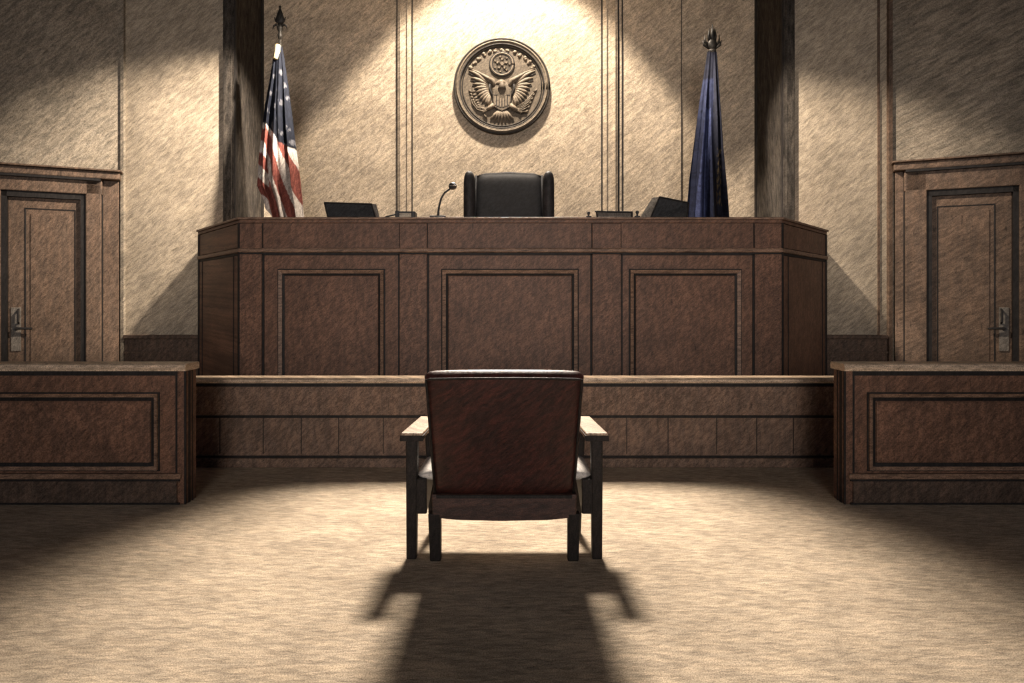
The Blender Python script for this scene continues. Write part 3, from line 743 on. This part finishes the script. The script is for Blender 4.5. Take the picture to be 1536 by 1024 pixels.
# seat
SF = 3.80                                   # front of the seat
MB().pillow(lambda a, b, t: (cx + a, 3.60 + b, .412 + t * (1 + .2 * (1 - (a / .44) ** 2))), .438, .20, .040, .05, 24, 18, 6).build('seat_cushion', 'seat', ch, True)
m = MB()
m.box(cx - .43, cx + .43, SF - .045, SF - .015, .33, .40, .006)
m.build('front_rail', 'chair_wood', ch)
for s in (-1, 1):
    a, b = cx + s * .385, cx + s * .445
    m = MB().side([(CY - .01, .225), (CY - .01, .40), (SF - .02, .395), (SF - .02, .33), (CY + .22, .30), (CY + .08, .25)], min(a, b), max(a, b), .006)
    m.build('side_rail', 'chair_wood', ch)
    # rear outer leg carries the arm
    def leg(name, top, bot, wt, wb, dt, db):
        P = []
        for (c, w, d) in ((bot, wb, db), (top, wt, dt)):
            P += [(c[0] - w / 2, c[1] - d / 2, c[2]), (c[0] + w / 2, c[1] - d / 2, c[2]), (c[0] + w / 2, c[1] + d / 2, c[2]), (c[0] - w / 2, c[1] + d / 2, c[2])]
        return MB().hexa(P, .006).build(name, 'chair_wood', ch)
    leg('leg', (cx + s * .442 + s * .018, CY + .015, .60), (cx + s * .462, CY + .015, 0), .058, .050, .06, .05)
    leg('leg', (cx + s * .345, CY - .006, .235), (cx + s * .340, CY - .01, 0), .062, .054, .06, .05)
    leg('leg', (cx + s * .415, SF - .02, .60), (cx + s * .395, SF - .02, 0), .055, .045, .055, .045)
    # arm: flat pale board, toeing in towards the front
    n0, n1 = (cx + s * .405, cx + s * .515), (cx + s * .375, cx + s * .478)
    zt = .630
    P = []
    for dz in (-.036, 0):
        P += [(n0[0], CY - .02, zt + dz), (n0[1], CY - .02, zt + dz), (n1[1], SF + .04, zt + dz + .006), (n1[0], SF + .04, zt + dz + .006)]
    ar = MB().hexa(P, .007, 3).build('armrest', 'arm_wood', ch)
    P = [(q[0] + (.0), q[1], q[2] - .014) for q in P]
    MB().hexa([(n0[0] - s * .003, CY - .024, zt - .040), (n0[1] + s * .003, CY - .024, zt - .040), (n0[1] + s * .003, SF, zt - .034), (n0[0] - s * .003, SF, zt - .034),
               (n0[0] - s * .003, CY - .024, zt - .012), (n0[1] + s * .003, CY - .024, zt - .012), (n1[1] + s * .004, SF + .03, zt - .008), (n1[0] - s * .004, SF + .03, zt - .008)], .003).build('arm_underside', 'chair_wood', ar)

# ------------------------------------------------------------------ light
def spot(name, loc, aim, energy, col, half, blend, size, scale=(1, 1, 1)):
    l = bpy.data.lights.new(name, 'SPOT'); l.energy = energy; l.color = col; l.spot_size = math.radians(half * 2); l.spot_blend = blend
    l.shadow_soft_size = size
    o = bpy.data.objects.new(name, l); COL.objects.link(o); o.location = loc
    o.rotation_euler = (Vector(aim) - Vector(loc)).to_track_quat('-Z', 'Y').to_euler(); o.scale = scale
    return o
WARM = (1, .86, .70)
spot('seal_downlight', (-.10, 7.05, 7.14), (-.10, 7.10, 0), 2900, WARM, 37.6, .13, .14)
for x in (-.36, -.06, .24): spot('chair_spotlight', (x, 8.12, 5.17), (.0, 3.3, 0), 1750, (1, .865, .73), 18.5, .7, .26)
spot('left_wall_spotlight', (-1.3, 6.2, 4.35), (-3.68, 7.6, 2.75), 1800, WARM, 25, .8, .06)
spot('right_wall_spotlight', (1.3, 6.2, 4.35), (3.68, 7.6, 2.4), 950, WARM, 25, .8, .06)
spot('rail_cap_fill', (0, 5.9, 6.0), (0, 5.40, .68), 1900, WARM, 33, .6, .03, (1, .045, 1))  # added narrow lamp, there only to brighten the rail cap
spot('front_fill', (0, -7.5, 3.2), (0, 7, 2.6), 3000, (1, .91, .84), 26, .55, 1.8, (1, .60, 1))  # added fill from behind the camera, lifts bench front and walls
w = bpy.data.worlds.new('World'); sc.world = w; w.use_nodes = True
w.node_tree.nodes['Background'].inputs[0].default_value = (.48, .62, .95, 1)
w.node_tree.nodes['Background'].inputs[1].default_value = .075

# ------------------------------------------------------------------ camera
cam = bpy.data.cameras.new('Camera'); co = bpy.data.objects.new('Camera', cam); COL.objects.link(co)
co.location = (0, 0, EYE); co.rotation_euler = (PI / 2, 0, 0)
cam.sensor_width = 36; cam.lens = 36 * F / 1536; cam.shift_y = -(512 - HOR) / 1536
sc.camera = co
for o in bpy.data.objects:
    if '_o' in o: del o['_o']
sc.view_settings.view_transform = 'Standard'; sc.view_settings.look = 'None'
sc.view_settings.exposure = 0; sc.view_settings.gamma = 1; sc.view_settings.use_curve_mapping = False
